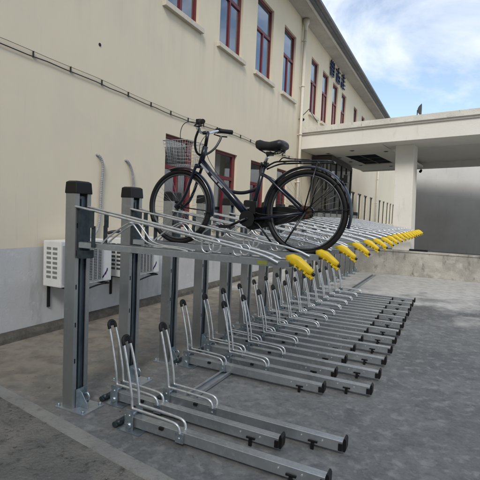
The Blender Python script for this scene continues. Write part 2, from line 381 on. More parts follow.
def window(ya, yb, za, zb, style, curtain=True, simple=False):
    X = WX-.085; fw = .055
    f = MB(); f.box(X-.03, X+.03, ya, yb, za, za+fw); f.box(X-.03, X+.03, ya, yb, zb-fw, zb)
    f.box(X-.03, X+.03, ya, ya+fw, za+fw, zb-fw); f.box(X-.03, X+.03, yb-fw, yb, za+fw, zb-fw)
    H = zb-za
    tz = za+H*(.60 if style == 'up' else .66)
    if not simple:
        f.box(X-.028, X+.035, ya+fw, yb-fw, tz-.035, tz+.035)
        ym = (ya+yb)/2
        f.box(X-.026, X+.032, ym-.03, ym+.03, za+fw, tz-.035)
        # sashes
        for (a_, b_) in ((ya+fw, ym-.03), (ym+.03, yb-fw)):
            for (p, q, r, s_) in ((a_, a_+.028, za+fw, tz-.035), (b_-.028, b_, za+fw, tz-.035)): f.box(X-.015, X+.015, p, q, r, s_)
        if style == 'low': f.box(X-.026, X+.032, yb-fw-.07, yb-fw, za+fw, zb-fw)
    o = f.build('window', 'darkglassframe' if simple else 'red', bld, off=BO)
    p = MB(); p.box(X-.004, X+.004, ya+fw-.01, yb-fw+.01, za+fw-.01, zb-fw+.01); p.build('pane', 'glass', o, off=BO)
    if curtain:
        c = MB(); n = 60; A = []; B = []
        wth = (yb-ya) * (1 if curtain is True else curtain)
        for i in range(n+1):
            y = ya+fw + (wth-2*fw)*i/n; x = X-.12+.022*math.sin(i*1.15+ya*3)+.01*math.sin(i*.4)
            A.append(c.bm.verts.new((x, y, za+.05))); B.append(c.bm.verts.new((x, y, zb-.02)))
        for i in range(n): fc = c.bm.faces.new((A[i], A[i+1], B[i+1], B[i])); fc.smooth = True
        c.build('curtain', 'curtain', o, off=BO)
    if style == 'low' and not simple:
        c = MB(); c.box(X-.030, X-.026, ya+fw, yb-fw, zb-.62*H, zb-fw); c.box(X-.034, X-.022, ya+fw, yb-fw, zb-.62*H-.02, zb-.62*H-.001); c.build('blind', 'blind', o, off=BO)
    s = MB()
    if style == 'up':
        s.box(WX-.10, WX+.075, ya-.10, yb+.10, za-.085, za-.002, bev=.006)
    else:
        s.box(WX-.10, WX+.05, ya-.05, yb+.05, za-.07, za-.002, bev=.006)
    s.build('sill', 'sill', o, off=BO)
for i, (a_, b_) in enumerate(upper): window(a_, b_, UZ0, UZ1, 'up', curtain=[.95, True, True, True, True, .5, True, .6, False, True, False, False][i])
for i, (a_, b_) in enumerate(lower): window(a_, b_, LZ0, LZ1, 'low', curtain=False, simple=i > 3)

# ------------------------------------------------------------------ cable pair on the wall
cb = empty('wall_cable', (WX, 5, 3.15), 'pair of thin black cables clipped along the cream wall under the upper windows', 'cable')
def cz(y): 
    P = [(-9, 3.2), (3.7, 3.145), (6.2, 3.09), (8.6, 3.17), (10.5, 3.12), (12.15, 3.16)]
    for (a_, za), (b_, zb) in zip(P, P[1:]):
        if a_ <= y <= b_: t = (y-a_)/(b_-a_); t = t*t*(3-2*t); return za+(zb-za)*t
    return 3.15
for nm, dz, r in (('thick_cable', 0, .0065), ('thin_cable', .055, .0028)):
    m_ = MB(); m_.tube([(WX+.02, y*.25, cz(y*.25)+dz+.005*math.sin(y*.25*9.4*(1 if dz == 0 else .5))) for y in range(-36, 49)], r, 6); m_.build(nm, 'cable', cb, off=cb.location)
for i in range(24):
    y = 0.2+i*.52; m_ = MB(); m_.box(WX+.001, WX+.026, y-.0022, y+.0022, cz(y)-.008, cz(y)+.060); m_.build('cable_clip', 'cable', cb, off=cb.location)
h = MB(); h.cyl((WX+.002, 4.32, 3.22+.42), (WX+.006, 4.32, 3.22+.42), .022, 12); tag(h.build('wall_socket_hole', 'rubber'), 'small black round hole in the cream wall above the cable', 'hole')

# ------------------------------------------------------------------ air conditioners and hoses
def ac(y0, y1, label, z0=.57, z1=1.10):
    X0, X1 = -4.24, -3.95
    t = empty('air_conditioner', ((X0+X1)/2, (y0+y1)/2, z0), label, 'air conditioner', 'outdoor units on the wall'); O = t.location
    b = MB(); b.box(X0, X1, y0, y1, z0, z1, bev=.012); body = b.build('casing', 'ac', t, off=O)
    gw = y0+.77*(y1-y0); b = MB(); b.box(X1-.001, X1+.004, y0+.03, gw, z0+.04, z1-.05); b.build('fan_recess', 'ac_front', t, off=O)
    b = MB(); n = 22
    for i in range(n+1): z = z0+.04+(z1-z0-.09)*i/n; b.box(X1+.006, X1+.012, y0+.03, gw, z-.0035, z+.0035)
    for i in range(9): y = y0+.03+(gw-y0-.03)*i/8; b.box(X1+.013, X1+.019, y-.008, y+.008, z0+.035, z1-.045)
    b.build('fan_grille', 'ac_grey', t, off=O)
    yc = (y0+.03+gw)/2; zc = (z0+z1)/2; b = MB(); b.cyl((X1+.004, yc, zc), (X1+.0055, yc, zc), .19, 24); b.build('fan', 'ac_dark', t, off=O)
    b = MB()
    for r in range(7):
        for c in range(2): yy = X0+.06+c*.10; zz = z0+.10+r*.055; b.box(yy, yy+.07, y0-.004, y0+.001, zz, zz+.028)
    b.build('side_vent', 'ac_front' if y0 < 4 else 'ac_dark', t, off=O)
    b = MB(); yl = y1-.13
    for (dy, dz, ln, an) in ((0, .08, .10, 50), (.035, .115, .07, 60), (-.03, .055, .06, 35), (.05, .145, .04, 75)):
        b.box(X1+.001, X1+.004, yl+dy-ln/2, yl+dy+ln/2, z0+dz-.008, z0+dz+.008, rot=Matrix.Rotation(math.radians(an), 3, 'X'))
    b.build('emblem', 'purple', t, off=O)
    for yy in (y0+.12, y1-.12):
        b = MB(); b.box(WX+.002, X1+.04, yy-.015, yy+.015, z0-.03, z0-.002); b.box(WX+.002, WX+.025, yy-.0149, yy+.0149, z0-.28, z0-.031); b.build('bracket', 'plastic', t, off=O)
    b = MB(); b.tube(smooth_pts([(X1-.05, y1-.50, z0-.10), (X1+.02, y1-.42, z0-.055), (X1+.03, y1-.22, z0-.02), (X1+.02, y1-.04, z0-.03), (X1-.05, y1-.01, z0-.045)]), .011, 8); b.build('drain_hose', 'rubber', t, off=O)
    return t
ac(3.45, 4.26, 'white air conditioner unit behind the nearest post, with purple mark at its right corner')
ac(4.50, 5.28, 'white air conditioner unit behind the second post, with side vents showing')
def hose(pts, label):
    p = smooth_pts(pts, 3); m_ = MB(); P = []; tp = []
    Ls = 0; 
    for i, q in enumerate(p):
        if i: Ls += (q-p[i-1]).length
        P.append(q); tp.append(.021)
    # corrugation: resample
    R = []; T = []; n = 120; cum = [0]
    for i in range(1, len(P)): cum.append(cum[-1]+(P[i]-P[i-1]).length)
    for k_ in range(n+1):
        s_ = cum[-1]*k_/n; i = max(j for j in range(len(cum)) if cum[j] <= s_+1e-9); i = min(i, len(P)-2)
        t = (s_-cum[i])/(cum[i+1]-cum[i]); R.append(P[i].lerp(P[i+1], t)); T.append(.015 if k_ % 2 else .019)
    m_.tube(R, .02, 8, taper=T, smooth=False); return tag(m_.build('wall_hose', 'hose'), label, 'hose', 'hoses down the wall')
hose([(WX-.02, 4.30, 2.20), (WX+.03, 4.32, 2.21), (WX+.04, 4.40, 2.10), (WX+.03, 4.37, 1.75), (WX+.03, 4.37, 1.4), (WX+.03, 4.33, 1.2), (WX+.05, 4.20, 1.10), (WX+.06, 4.05, 1.08), (WX+.06, 3.95, 1.09)], 'grey corrugated hose leaving the wall between the first two posts and curling left')
hose([(WX-.02, 4.86, 2.20), (WX+.03, 4.88, 2.21), (WX+.04, 4.98, 2.08), (WX+.03, 5.03, 1.8), (WX+.03, 5.02, 1.4), (WX+.04, 4.98, 1.1)], 'grey corrugated hose leaving the wall above the second post')
for y_, nm in ((4.62, 'first'), (4.70, 'second')): pass
hz = MB(); hz.tube(smooth_pts([(WX+.03, 4.52, 1.16), (WX+.12, 4.56, 1.19), (WX+.16, 4.68, 1.17), (WX+.18, 4.74, 1.09)]), .022, 8); tag(hz.build('pipe_elbow', 'cable'), 'short dark pipe bend on top of the air conditioner behind the second post', 'pipe')

# ------------------------------------------------------------------ lettering under the eaves (three dark blue characters, unreadable strokes)
sg = empty('sign_lettering', (WX, 16, 6.6), 'row of three dark blue raised characters under the eaves', 'sign')
strokes = [
 [(0, .40, .80, .46), (0, .62, .8, .68), (.08, 0, .15, .9), (.62, .05, .7, .9), (.15, .2, .62, .26), (.34, .46, .42, .9), (.15, .02, .62, .08)],
 [(.0, .70, .8, .77), (.36, .35, .44, .95), (.05, .45, .75, .52), (.1, 0, .17, .45), (.63, 0, .7, .45), (.17, .22, .63, .28), (.17, 0, .63, .06)],
 [(.05, .78, .75, .85), (.05, .55, .75, .6), (.36, .0, .44, .95), (.0, .3, .8, .36), (.1, .05, .32, .11), (.48, .05, .74, .11), (.0, 0, .07, .3)]]
for c_, (yy, zz) in zip(strokes, ((15.35, 6.60), (16.2, 6.61), (17.05, 6.62))):
    m_ = MB()
    for k_, (a_, b_, c2, d2) in enumerate(c_): m_.box(WX+.03+k_*.0012, WX+.075+k_*.0012, yy+a_*.7, yy+c2*.7, zz+b_*.6, zz+d2*.6)
    o = m_.build('character', 'signblue', sg, off=sg.location)
    m_ = MB(); m_.box(WX+.001, WX+.029, yy+.05, yy+.09, zz+.05, zz+.5); m_.box(WX+.001, WX+.029, yy+.46, yy+.5, zz+.05, zz+.5); m_.each('standoff_post', 'signpale', o, off=sg.location)

# ------------------------------------------------------------------ portico
po = empty('portico', (-4.3, 12.5, 0), 'cream plaster entrance portico with flat roof, square column and dark skylight, joined to the building', 'portico')
po.rotation_euler = (0, math.radians(-1.6), math.radians(-7.5))
# local frame: x along the front to the right, y into depth
PW = 12.5
b = MB(); b.box(-.0, PW, -.10, 6.6, 3.98, 4.13, bev=.008); b.build('roof_slab', 'porch_top', po)
b = MB(); b.box(-.0, PW, -.045, 6.5, 3.93, 3.979); b.build('cornice_moulding', 'porch', po)
b = MB(); b.box(-.0, PW, 0, .30, 3.52, 3.929, bev=.006); b.box(2.50, PW-.31, .302, 1.34, 3.531, 3.735); b.box(-.0, PW, 6.15, 6.45, 3.52, 3.929); b.box(PW-.3, PW, .301, 6.149, 3.52, 3.929); b.build('beam', 'porch', po)
b = MB()
# lowered ceiling with square opening (x .88..1.98, y 2.0..4.2)
cx0, cx1, cy0, cy1 = .02, 2.46, .32, 6.1; sx0, sx1, sy0, sy1 = .72, 1.80, 2.0, 4.4
for (a_, b_, c2, d2) in ((cx0, sx0, cy0, cy1), (sx1, cx1, cy0, cy1), (sx0, sx1, cy0, sy0), (sx0, sx1, sy1, cy1)): b.box(a_, b_, c2, d2, 3.535, 3.62)
b.build('ceiling_panel', 'ceiling', po)
b = MB(); b.box(.0, PW-.31, .302, 6.148, 3.74, 3.78); b.build('upper_ceiling', 'ceiling', po)
b = MB(); b.box(sx0-.0, sx1, sy0, sy1, 3.57, 3.60); sk = b.build('skylight', 'skyglass', po)
b = MB()
for i in range(1, 2): x = sx0+(sx1-sx0)*i/2; b.box(x-.012, x+.012, sy0+.002, sy1-.002, 3.550, 3.569)
for i in range(1, 3): y = sy0+(sy1-sy0)*i/3; b.box(sx0+.002, sx1-.002, y-.012, y+.012, 3.540, 3.549)
b.build('skylight_bars', 'darkglassframe', sk)
for (x, y) in ((.55, 1.2), (.55, 2.2), (.55, 3.3), (.55, 4.4), (1.4, 1.0), (2.25, 1.6), (2.25, 3.0), (1.5, 5.1)):
    b = MB(); b.cyl((x, y, 3.536), (x, y, 3.525), .075, 16); dl = b.build('downlight', 'ac_grey', po); b = MB(); b.cyl((x, y, 3.524), (x, y, 3.520), .05, 16); b.build('lens', 'skyglass', dl)
def column(x, y, w_):
    b = MB(); b.box(x, x+w_, y, y+w_, .0, 3.53 + 0, bev=.01); b.build('column', 'porch', po)
column(2.76, .70, .49); column(9.6, .70, .54); column(9.6, 5.6, .54)
b = MB()
for x in (.6, 6.5): pass
b.cyl((2.36, 6.22, 3.525), (2.36, 6.22, 3.44), .012, 8); b.cyl((2.36, 6.26, 3.45), (2.36, 6.10, 3.39), .045, 10, .055); 
b.build('floodlight', 'plastic', po)

# glass entrance box under the portico
ge = empty('glass_entrance', (-3.9, 15.3, 0), 'dark glazed entrance lobby with brown frames under the portico', 'glass entrance'); O = ge.location
gx, gy0, gy1, gz = -3.62, 13.85, 16.9, 3.42
b = MB()
for y in (gy0, 14.6, 15.35, 16.1, gy1): b.box(gx-.06, gx, y-.035, y+.035, 0, gz)
for z in (.06, 2.25, gz-.04): b.box(gx-.055, gx-.004, gy0+.036, gy1-.036, z-.04, z+.04)
for x in (-4.24, -3.93): b.box(x-.03, x+.03, gy0-.03, gy0+.03, 0, gz)
for z in (.06, 2.25, gz-.04): b.box(-4.2, gx-.07, gy0-.025, gy0+.025, z-.04, z+.04)
b.box(-4.28, gx, gy0-.03, gy1+.03, gz+.001, gz+.08); b.build('frame', 'darkglassframe', ge, off=O)
b = MB(); b.box(gx-.034, gx-.028, gy0+.03, gy1-.03, .1, gz-.05); b.box(-4.25, gx-.06, gy0-.003, gy0+.003, .1, gz-.05); b.build('glazing', 'darkglass', ge, off=O)
b = MB(); b.box(-4.29, gx, gy1-.02+.02, gy1+.10, 0, gz); b.build('end_wall', 'bldg', ge, off=O)
b = MB(); b.box(-4.28, -4.22, gy0+.04, gy1-.04, .0, gz-.1); b.build('back_panel', 'darkglassframe', ge, off=O)

# low wall
lw = empty('low_wall', (0, 12.65, 0), 'low stained grey concrete wall across the far end of the bike racks', 'wall'); O = lw.location
b = MB(); b.box(-4.2, 9, 12.55, 12.74, 0, .64, bev=.008); b.build('wall_body', 'lowwall', lw, off=O)
b = MB(); b.box(-4.2, 9, 12.53, 12.76, .641, .69, bev=.008); b.build('coping', 'lowwall', lw, off=O)
# raised porch floor behind
pf = MB(); pf.box(-3.5, 9, 12.76, 19.5, .0, .30); tag(pf.build('porch_floor', 'kerb'), kind='structure')
# dark panel + green plate at right of the column
b = MB(); b.box(-1.02, -.55, 12.58, 12.72, .693, .74, bev=.01); tag(b.build('dark_tray', 'plastic'), 'flat dark tray lying on the low wall right of the column', 'tray')
# grey wing behind the portico
wg = empty('grey_wing', (4, 19.9, 0), 'plain grey shaded wing of the building seen behind the portico column', 'building'); O = wg.location
b = MB(); b.box(-2.2, 10, 20.0, 24, 0, 4.2); b.build('wall', 'bldg', wg, off=O)
b = MB(); b.box(-1.84, -1.62, 19.97, 19.999, .74, .86); tag(b.build('green_sign', 'green'), 'small green plate on the grey wall behind the column', 'sign')

# added building, out of view behind the viewer, to shade the near racks
yb_ = empty('yard_building', (2, -14, 0), 'plain building added out of view behind the viewer to shade the near racks', 'building'); O = yb_.location
b = MB(); b.box(-16, 22, -20, -12, 0, 11.5); b.build('wall', 'bldg', yb_, off=O)
b = MB(); b.box(-16.3, 22.3, -20.3, -11.7, 11.501, 11.9); b.build('roof', 'gutter', yb_, off=O)
for i in range(9):
    for z in (1.2, 4.8, 8.2):
        b = MB(); b.box(-13+i*3.8, -11.4+i*3.8, -11.999, -11.96, z, z+1.7); b.build('window', 'red', yb_, off=O)
# lamp arm over portico
la = empty('wall_lamp', (-4.22, 12.60, 4.3), 'small lamp on a bent black arm beside the drainpipe above the portico', 'lamp'); O = la.location
b = MB(); b.tube([(-4.28, 12.75, 4.62), (-4.05, 12.5, 4.70), (-3.75, 12.45, 4.28)], .011, 6); b.tube([(-4.05, 12.5, 4.70), (-4.30, 12.35, 4.38)], .011, 6); b.build('arm', 'cable', la, off=O)
b = MB(); b.tube([(-4.24, 12.38, 4.42), (-4.16, 12.34, 4.36)], .04, 10, taper=[.025, .05]); b.build('lamp_head', 'plastic', la, off=O)
# small dish on roof
ds = empty('satellite_dish', (-1.0, 12.7, 4.33), 'small grey dish on the portico roof near the right edge of the picture', 'satellite dish'); O = ds.location
b = MB(); rings = []
for i in range(5):
    r = .16*i/4+.005; rings.append([(-1.0+.10*(i/4)**2-.05, 12.7+r*math.cos(2*PI*k_/16), 4.52+r*math.sin(2*PI*k_/16)) for k_ in range(16)])
b.loft(rings, caps=False); b.build('reflector', 'gutter', ds, off=O)
b = MB(); b.cyl((-1.05, 12.7, 4.30), (-1.05, 12.7, 4.52), .014, 8); b.build('mast', 'gutter', ds, off=O)

# ------------------------------------------------------------------ rack stands (post + upper tray)
ORD = ['nearest', 'second', 'third', 'fourth', 'fifth', 'sixth', 'seventh', 'eighth', 'ninth', 'tenth', 'eleventh', 'twelfth', 'thirteenth', 'fourteenth', 'fifteenth', 'sixteenth', 'seventeenth', 'eighteenth']
def make_stand():
    t = empty('bike_rack_stand', (-2.46, 2.30, 0), 'x', 'bike rack', 'upper bike racks on steel posts'); O = Vector((-2.46, 2.30, 0))
    y0 = 2.30
    def bd(m_, n, mm, par=t): return m_.build(n, mm, par, off=O)
    def be(m_, n, mm, par=t): return m_.each(n, mm, par, off=O)
    # post: channel open to +X
    b = MB(); a0, a1, c0, c1 = -2.525, -2.425, y0-.06, y0+.085
    b.prism([(a0, c0), (a1, c0), (a1, c0+.035), (a1-.008, c0+.035), (a1-.008, c0+.010), (a0+.008, c0+.010), (a0+.008, c1-.010), (a1-.008, c1-.010), (a1-.008, c1-.035), (a1, c1-.035), (a1, c1), (a0, c1)], .012, 1.60, 'Z')
    post = bd(b, 'post', 'galv_post')
    b = MB(); b.box(a1-.045, a1-.020, y0-.015, y0+.055, .05, 1.58); b.box(a1-.019, a1-.006, y0+.0, y0+.012, .05, 1.56); bd(b, 'lift_track', 'inner', post)
    b = MB()
    for z in (.35, .62, .90, 1.15, 1.35): b.box(a1-.0005, a1+.0015, c0+.012, c0+.022, z, z+.035)
    be(b, 'slot', 'rubber', post)
    # cap
    b = MB()
    def rect(x0, x1, yy0, yy1, z): return [(x0, yy0, z), (x1, yy0, z), (x1, yy1, z), (x0, yy1, z)]
    b.loft([rect(a0-.006, a1+.008, c0-.006, c1+.006, 1.598), rect(a0-.006, a1+.008, c0-.006, c1+.006, 1.61), rect(a0-.002, a1+.002, c0-.002, c1+.002, 1.68), rect(a0+.012, a1-.012, c0+.014, c1-.014, 1.69)], smooth=False)
    bmesh.ops.bevel(b.bm, geom=list(b.bm.edges), offset=.003, segments=1, affect='EDGES')
    bd(b, 'post_cap', 'plastic')
    b = MB(); b.box(-2.575, -2.285, y0-.085, y0+.125, 0.0, .011, bev=.002); bp = bd(b, 'base_plate', 'galv')
    b = MB()
    for (x, y) in ((-2.555, y0-.065), (-2.31, y0-.065), (-2.31, y0+.105), (-2.555, y0+.105)): b.cyl((x, y, .011), (x, y, .028), .010, 6); b.cyl((x, y, .011), (x, y, .014), .016, 10)
    be(b, 'bolt', 'zinc', bp)
    b = MB(); b.prism([(-2.419, .012), (-2.33, .012), (-2.345, .05), (-2.395, .12), (-2.419, .13)], y0+.0, y0+.008); b.box(-2.419, -2.411, y0-.03, y0+.07, .012, .15); b.tube([(-2.40, y0+.03, .10), (-2.36, y0+.03, .12), (-2.345, y0+.03, .09), (-2.36, y0+.03, .05)], .008, 6)
    bd(b, 'foot_bracket', 'zinc')
    # carriage on the post at tray level
    b = MB(); b.box(-2.418, -2.36, y0-.05, y0+.06, 1.13, 1.19, bev=.004); b.box(-2.418, -2.398, y0-.045, y0+.055, 1.191, 1.50); bd(b, 'carriage', 'slate')
    # tray: shallow channel
    b = MB(); tw = .05
    b.prism([(y0-tw, 1.210), (y0+tw, 1.210), (y0+tw, 1.248), (y0+tw-.014, 1.252), (y0+tw-.014, 1.248), (y0+tw-.003, 1.244), (y0+tw-.003, 1.214), (y0-tw+.003, 1.214), (y0-tw+.003, 1.244), (y0-tw+.014, 1.248), (y0-tw+.014, 1.252), (y0-tw, 1.248)], -2.40, -.80, 'X')
    tray = bd(b, 'upper_tray', 'galv_rail')
    b = MB(); b.box(-.99, -.93, y0-tw-.0015, y0-tw-.0002, 1.217, 1.240); bd(b, 'sticker', 'label', tray)
    # guide rods
    for s_ in (-1, 1):
        b = MB(); yy = y0+s_*.058
        b.tube(smooth_pts([(-2.43, yy, 1.505), (-2.2, yy, 1.472), (-1.15, yy, 1.307), (-.95, yy, 1.272), (-.86, yy, 1.235)], 2), .0085, 8); bd(b, 'guide_rod', 'tube')
        b = MB(); b.box(-2.275, -2.238, yy-.004+s_*.0125, yy+.004+s_*.0125, 1.36, 1.478); b.box(-2.268, -2.235, yy-.004+s_*.0125-s_*.012, yy+.004+s_*.0125-s_*.012, 1.22, 1.372); bd(b, 'strap', 'slate')
    # upper wheel holder
    b = MB()
    for s_ in (-1, 1):
        yy = y0+s_*.032
        b.tube(smooth_pts([(-2.20, yy, 1.25), (-2.14, yy, 1.30), (-1.98, yy, 1.40), (-1.93, yy, 1.41), (-1.88, yy, 1.36), (-1.80, yy, 1.27), (-1.55, yy, 1.265), (-1.48, yy, 1.25)], 2), .006, 6)
    b.tube([(-1.955, y0-.032, 1.41), (-1.955, y0+.032, 1.41)], .006, 6)
    bd(b, 'wheel_holder', 'tube')
    b = MB()
    for s_ in (-1, 1):
        yy = y0+s_*.046
        b.tube([(-1.33+.042*math.cos(2*PI*k_/14), yy, 1.295+.042*math.sin(2*PI*k_/14)) for k_ in range(14)], .006, 6, closed=True)
        b.tube([(-1.12+.032*math.cos(2*PI*k_/14), yy, 1.285+.032*math.sin(2*PI*k_/14)) for k_ in range(14)], .005, 6, closed=True)
    be(b, 'roller_ring', 'wire')
    # yellow handle
    b = MB(); P = [(-.828, 1.254, .026, .024), (-.80, 1.258, .030, .030), (-.765, 1.246, .031, .030), (-.73, 1.224, .029, .025), (-.70, 1.204, .026, .021), (-.678, 1.190, .022, .016)]
    rr = []
    for i, (x, z, hy, hh) in enumerate(P):
        t_ = Vector((P[min(i+1, 5)][0]-P[max(i-1, 0)][0], 0, P[min(i+1, 5)][1]-P[max(i-1, 0)][1])).normalized(); nn = Vector((-t_.z, 0, t_.x))
        rr.append([Vector((x, y0, z)) + nn*hh*math.copysign(abs(math.sin(a_))**.6, math.sin(a_)) + Vector((0, 1, 0))*hy*math.copysign(abs(math.cos(a_))**.6, math.cos(a_)) for a_ in [2*PI*(k_+.5)/12 for k_ in range(12)]])
    b.loft(rr)
    for i in range(4): x = -.775+i*.027; b.box(x, x+.012, y0-.033, y0+.033, 1.222-i*.018, 1.232-i*.018, rot=Matrix.Rotation(math.radians(38), 3, 'Y'))
    b.box(-.715, -.670, y0-.022, y0+.022, 1.164, 1.178, rot=Matrix.Rotation(math.radians(35), 3, 'Y'), bev=.003)
    hd = bd(b, 'handle', 'yellow')
    b = MB(); b.cyl((-.676, y0, 1.186), (-.664, y0, 1.177), .010, 8); bd(b, 'handle_tip', 'rubber', hd)
    return t
st0 = make_stand()
for i in range(18):
    lab = {0: 'galvanised bike rack post nearest the kerb, its upper tray ending in the nearest yellow handle',
           1: 'galvanised bike rack post whose upper tray carries the bicycle'}.get(i, 'bike rack post with yellow handled upper tray, %s from the kerb' % ORD[i] if i < 17 else 'bike rack post with yellow handled tray at the far end by the low wall')
    loc = (-2.46, 2.30+.59*i, 0)
    if i == 0: st0['label'] = lab; st0.location = loc
    else:
        random.seed(100+i); q_ = dup(st0, (loc[0]+random.uniform(-.004, .004), loc[1]+random.uniform(-.006, .006), 0), lab); q_.rotation_euler = (random.uniform(-.004, .004), random.uniform(-.003, .003), random.uniform(-.010, .010))

# ------------------------------------------------------------------ floor trays
def make_floor(off_x, cat_label):
    """built at Y=0, then moved; off_x shifts everything along X"""
    ox = off_x; O = Vector((-1.87+ox, 0, 0))
    t = empty('floor_rack', O, cat_label, 'floor rack', 'floor level bike trays')
    def bd(m_, n, mm, par=t): return m_.build(n, mm, par, off=O)
    def be(m_, n, mm, par=t): return m_.each(n, mm, par, off=O)
    b = MB(); r = .031; z0, z1 = .030, .096
    b.prism([(-r, z0), (r, z0), (r, z1-.002), (r-.002, z1), (.004, z1), (.003, z1-.002), (-.003, z1-.002), (-.004, z1), (-r+.002, z1), (-r, z1-.002)], -1.93+ox, -.53+ox, 'X'); rail = bd(b, 'rail', 'galv_rail')
    b = MB(); b.prism([(-.529+ox, .034), (-.512+ox, .034), (-.508+ox, .05), (-.508+ox, .104), (-.514+ox, .118), (-.524+ox, .118), (-.529+ox, .10)], -.033, .033)
    b.box(-.556+ox, -.530+ox, -.040, -.0315, .036, .082, bev=.003); b.box(-.556+ox, -.530+ox, .0315, .040, .036, .082, bev=.003); bd(b, 'end_stop', 'plastic')
    b = MB(); b.box(-.752+ox, -.690+ox, -.042, -.0315, .046, .056); b.box(-.731+ox, -.711+ox, -.048, -.0315, .0, .045); b.box(-.731+ox, -.711+ox, .0315, .048, .0, .056); be(b, 'rail_foot', 'plastic')
    b = MB()
    for x in (-.80, -.66): b.cyl((x+ox, -.0312, .070), (x+ox, -.037, .070), .006, 8)
    be(b, 'rivet', 'tube')
    hp = None
    for s_ in (-1, 1):
        yy = s_*.036; b = MB()
        pts = [(-1.962, yy*.8, .612), (-1.925, yy, .50), (-1.872, yy, .27), (-1.864, yy, .19), (-1.862, yy, .155), (-1.83, yy, .158), (-1.56, yy, .150), (-1.495, yy, .142), (-1.474, yy, .11), (-1.470, yy, .05)]
        b.tube(smooth_pts([(x+ox, y, z) for x, y, z in pts], 2), .0088, 8); hp = bd(b, 'hoop_tube', 'tube')
    b = MB(); A = [(-1.950+ox, -.032, .575), (-1.960+ox, -.033, .607), (-1.966+ox, -.020, .624), (-1.967+ox, 0, .630), (-1.966+ox, .020, .624), (-1.960+ox, .033, .607), (-1.950+ox, .032, .575)]
    b.tube(smooth_pts(A, 1), .0125, 10); b.box(-1.972+ox, -1.952+ox, -.030, .030, .594, .622, bev=.005); bd(b, 'hoop_cap', 'rubber')
    b = MB(); b.box(-1.96+ox, -1.77+ox, -.075, .075, .001, .009, bev=.002); fp = bd(b, 'foot_plate', 'zinc')
    b = MB(); b.box(-1.90+ox, -1.84+ox, -.052, -.047, .009, .15); b.box(-1.90+ox, -1.84+ox, .047, .052, .009, .15)
    b.cyl((-1.87+ox, -.07, .045), (-1.87+ox, .07, .045), .018, 10); b.cyl((-1.87+ox, -.06, .11), (-1.87+ox, .06, .11), .009, 8); bd(b, 'foot_bracket', 'zinc')
    b = MB(); b.box(-1.50+ox, -1.44+ox, -.047, -.033, .03, .09); b.box(-1.50+ox, -1.44+ox, .033, .047, .03, .09); b.cyl((-1.47+ox, -.055, .06), (-1.47+ox, .055, .06), .008, 8); be(b, 'hoop_clamp', 'zinc')
    for (x, y) in ((-2.0, -.05), ):
        b = MB(); b.tube([(-1.99+ox, -.05, .02), (-1.97+ox, -.055, .045), (-1.94+ox, -.055, .05)], .016, 8); b.cyl((-1.985+ox, -.07, .025), (-1.985+ox, .05, .025), .020, 10); bd(b, 'pivot_clamp', 'slate')
    b = MB(); b.box(-1.63+ox, -1.60+ox, -.0475, -.0312, .075, .092); bd(b, 'rubber_pad', 'rubber')
    return t
Lp = make_floor(0, ''); Sp = make_floor(-.36, '')
LX, SX = Lp.location.x, Sp.location.x
Lp.location.y = 2.27; Lp['label'] = 'floor rack tray nearest the kerb, its rail running towards the bottom of the picture'
dup(Lp, (LX, 2.69, 0), 'long reaching floor rack tray just before the empty gap, third tray from the kerb')
Sp.location.y = 2.52; Sp['label'] = 'set back floor rack tray between the two long reaching ones nearest the kerb'
for k_ in range(12):
    wd = ['first', 'second', 'third', 'fourth', 'fifth', 'sixth', 'seventh', 'eighth', 'ninth', 'tenth', 'eleventh', 'last'][k_]
    dup(Sp, (SX, 3.50+.42*k_, 0), '%s set back floor rack tray after the empty gap, counting away from the kerb' % wd)
    dup(Lp, (LX, 3.69+.4225*k_, 0), '%s long reaching floor rack tray after the empty gap, counting away from the kerb' % wd)
for q_ in [o_ for o_ in bpy.data.objects if o_.name.startswith('floor_rack') and o_.parent is None]:
    random.seed(q_.name); q_.location.x += random.uniform(-.006, .006); q_.location.y += random.uniform(-.005, .005); q_.rotation_euler.z = random.uniform(-.007, .007)
# loose grit on the rough ground and along the kerb
random.seed(11); b = MB()
for i in range(900):
    s_ = random.uniform(-2.0, 3.2); of = abs(random.gauss(.0, .35))+.112 if i % 4 else random.uniform(-.35, 1.2)
    if -.02 < of < .11: of = .12
    p = kp(s_, of, 0); r_ = random.choice((.003, .004, .005, .006, .009, .013)); zz = .004 if of > .1 else 0
    p.z = zz + r_*.35
    q = Matrix.Rotation(random.uniform(0, 6.28), 3, 'Z') @ Matrix.Rotation(random.uniform(-.4, .4), 3, 'X')
    vs = [p + q @ Vector((x*r_*random.uniform(.6, 1.1), y*r_*random.uniform(.6, 1.1), z*r_*.6)) for x, y, z in ((1, 0, 0), (-1, 0, 0), (0, 1, 0), (0, -1, 0), (0, 0, 1), (0, 0, -1))]
    v = [b.bm.verts.new(t_) for t_ in vs]
    for f_ in ((0, 2, 4), (2, 1, 4), (1, 3, 4), (3, 0, 4), (2, 0, 5), (1, 2, 5), (3, 1, 5), (0, 3, 5)): b.bm.faces.new([v[k_] for k_ in f_])
tag(b.build('grit', 'asphalt'), kind='stuff', label='loose grit and small stones scattered beside the kerb')
# ground channel the floor trays bolt to
gc = empty('ground_channel', (-1.80, 7, 0), 'long galvanised channel bolted to the ground under the floor racks', 'channel'); O = gc.location
b = MB(); b.prism([(-1.845, .010), (-1.755, .010), (-1.755, .036), (-1.775, .036), (-1.775, .032), (-1.760, .032), (-1.760, .014), (-1.84, .014), (-1.84, .032), (-1.825, .032), (-1.825, .036), (-1.845, .036)], 2.58, 11.9); b.build('channel', 'galv', gc, off=O)

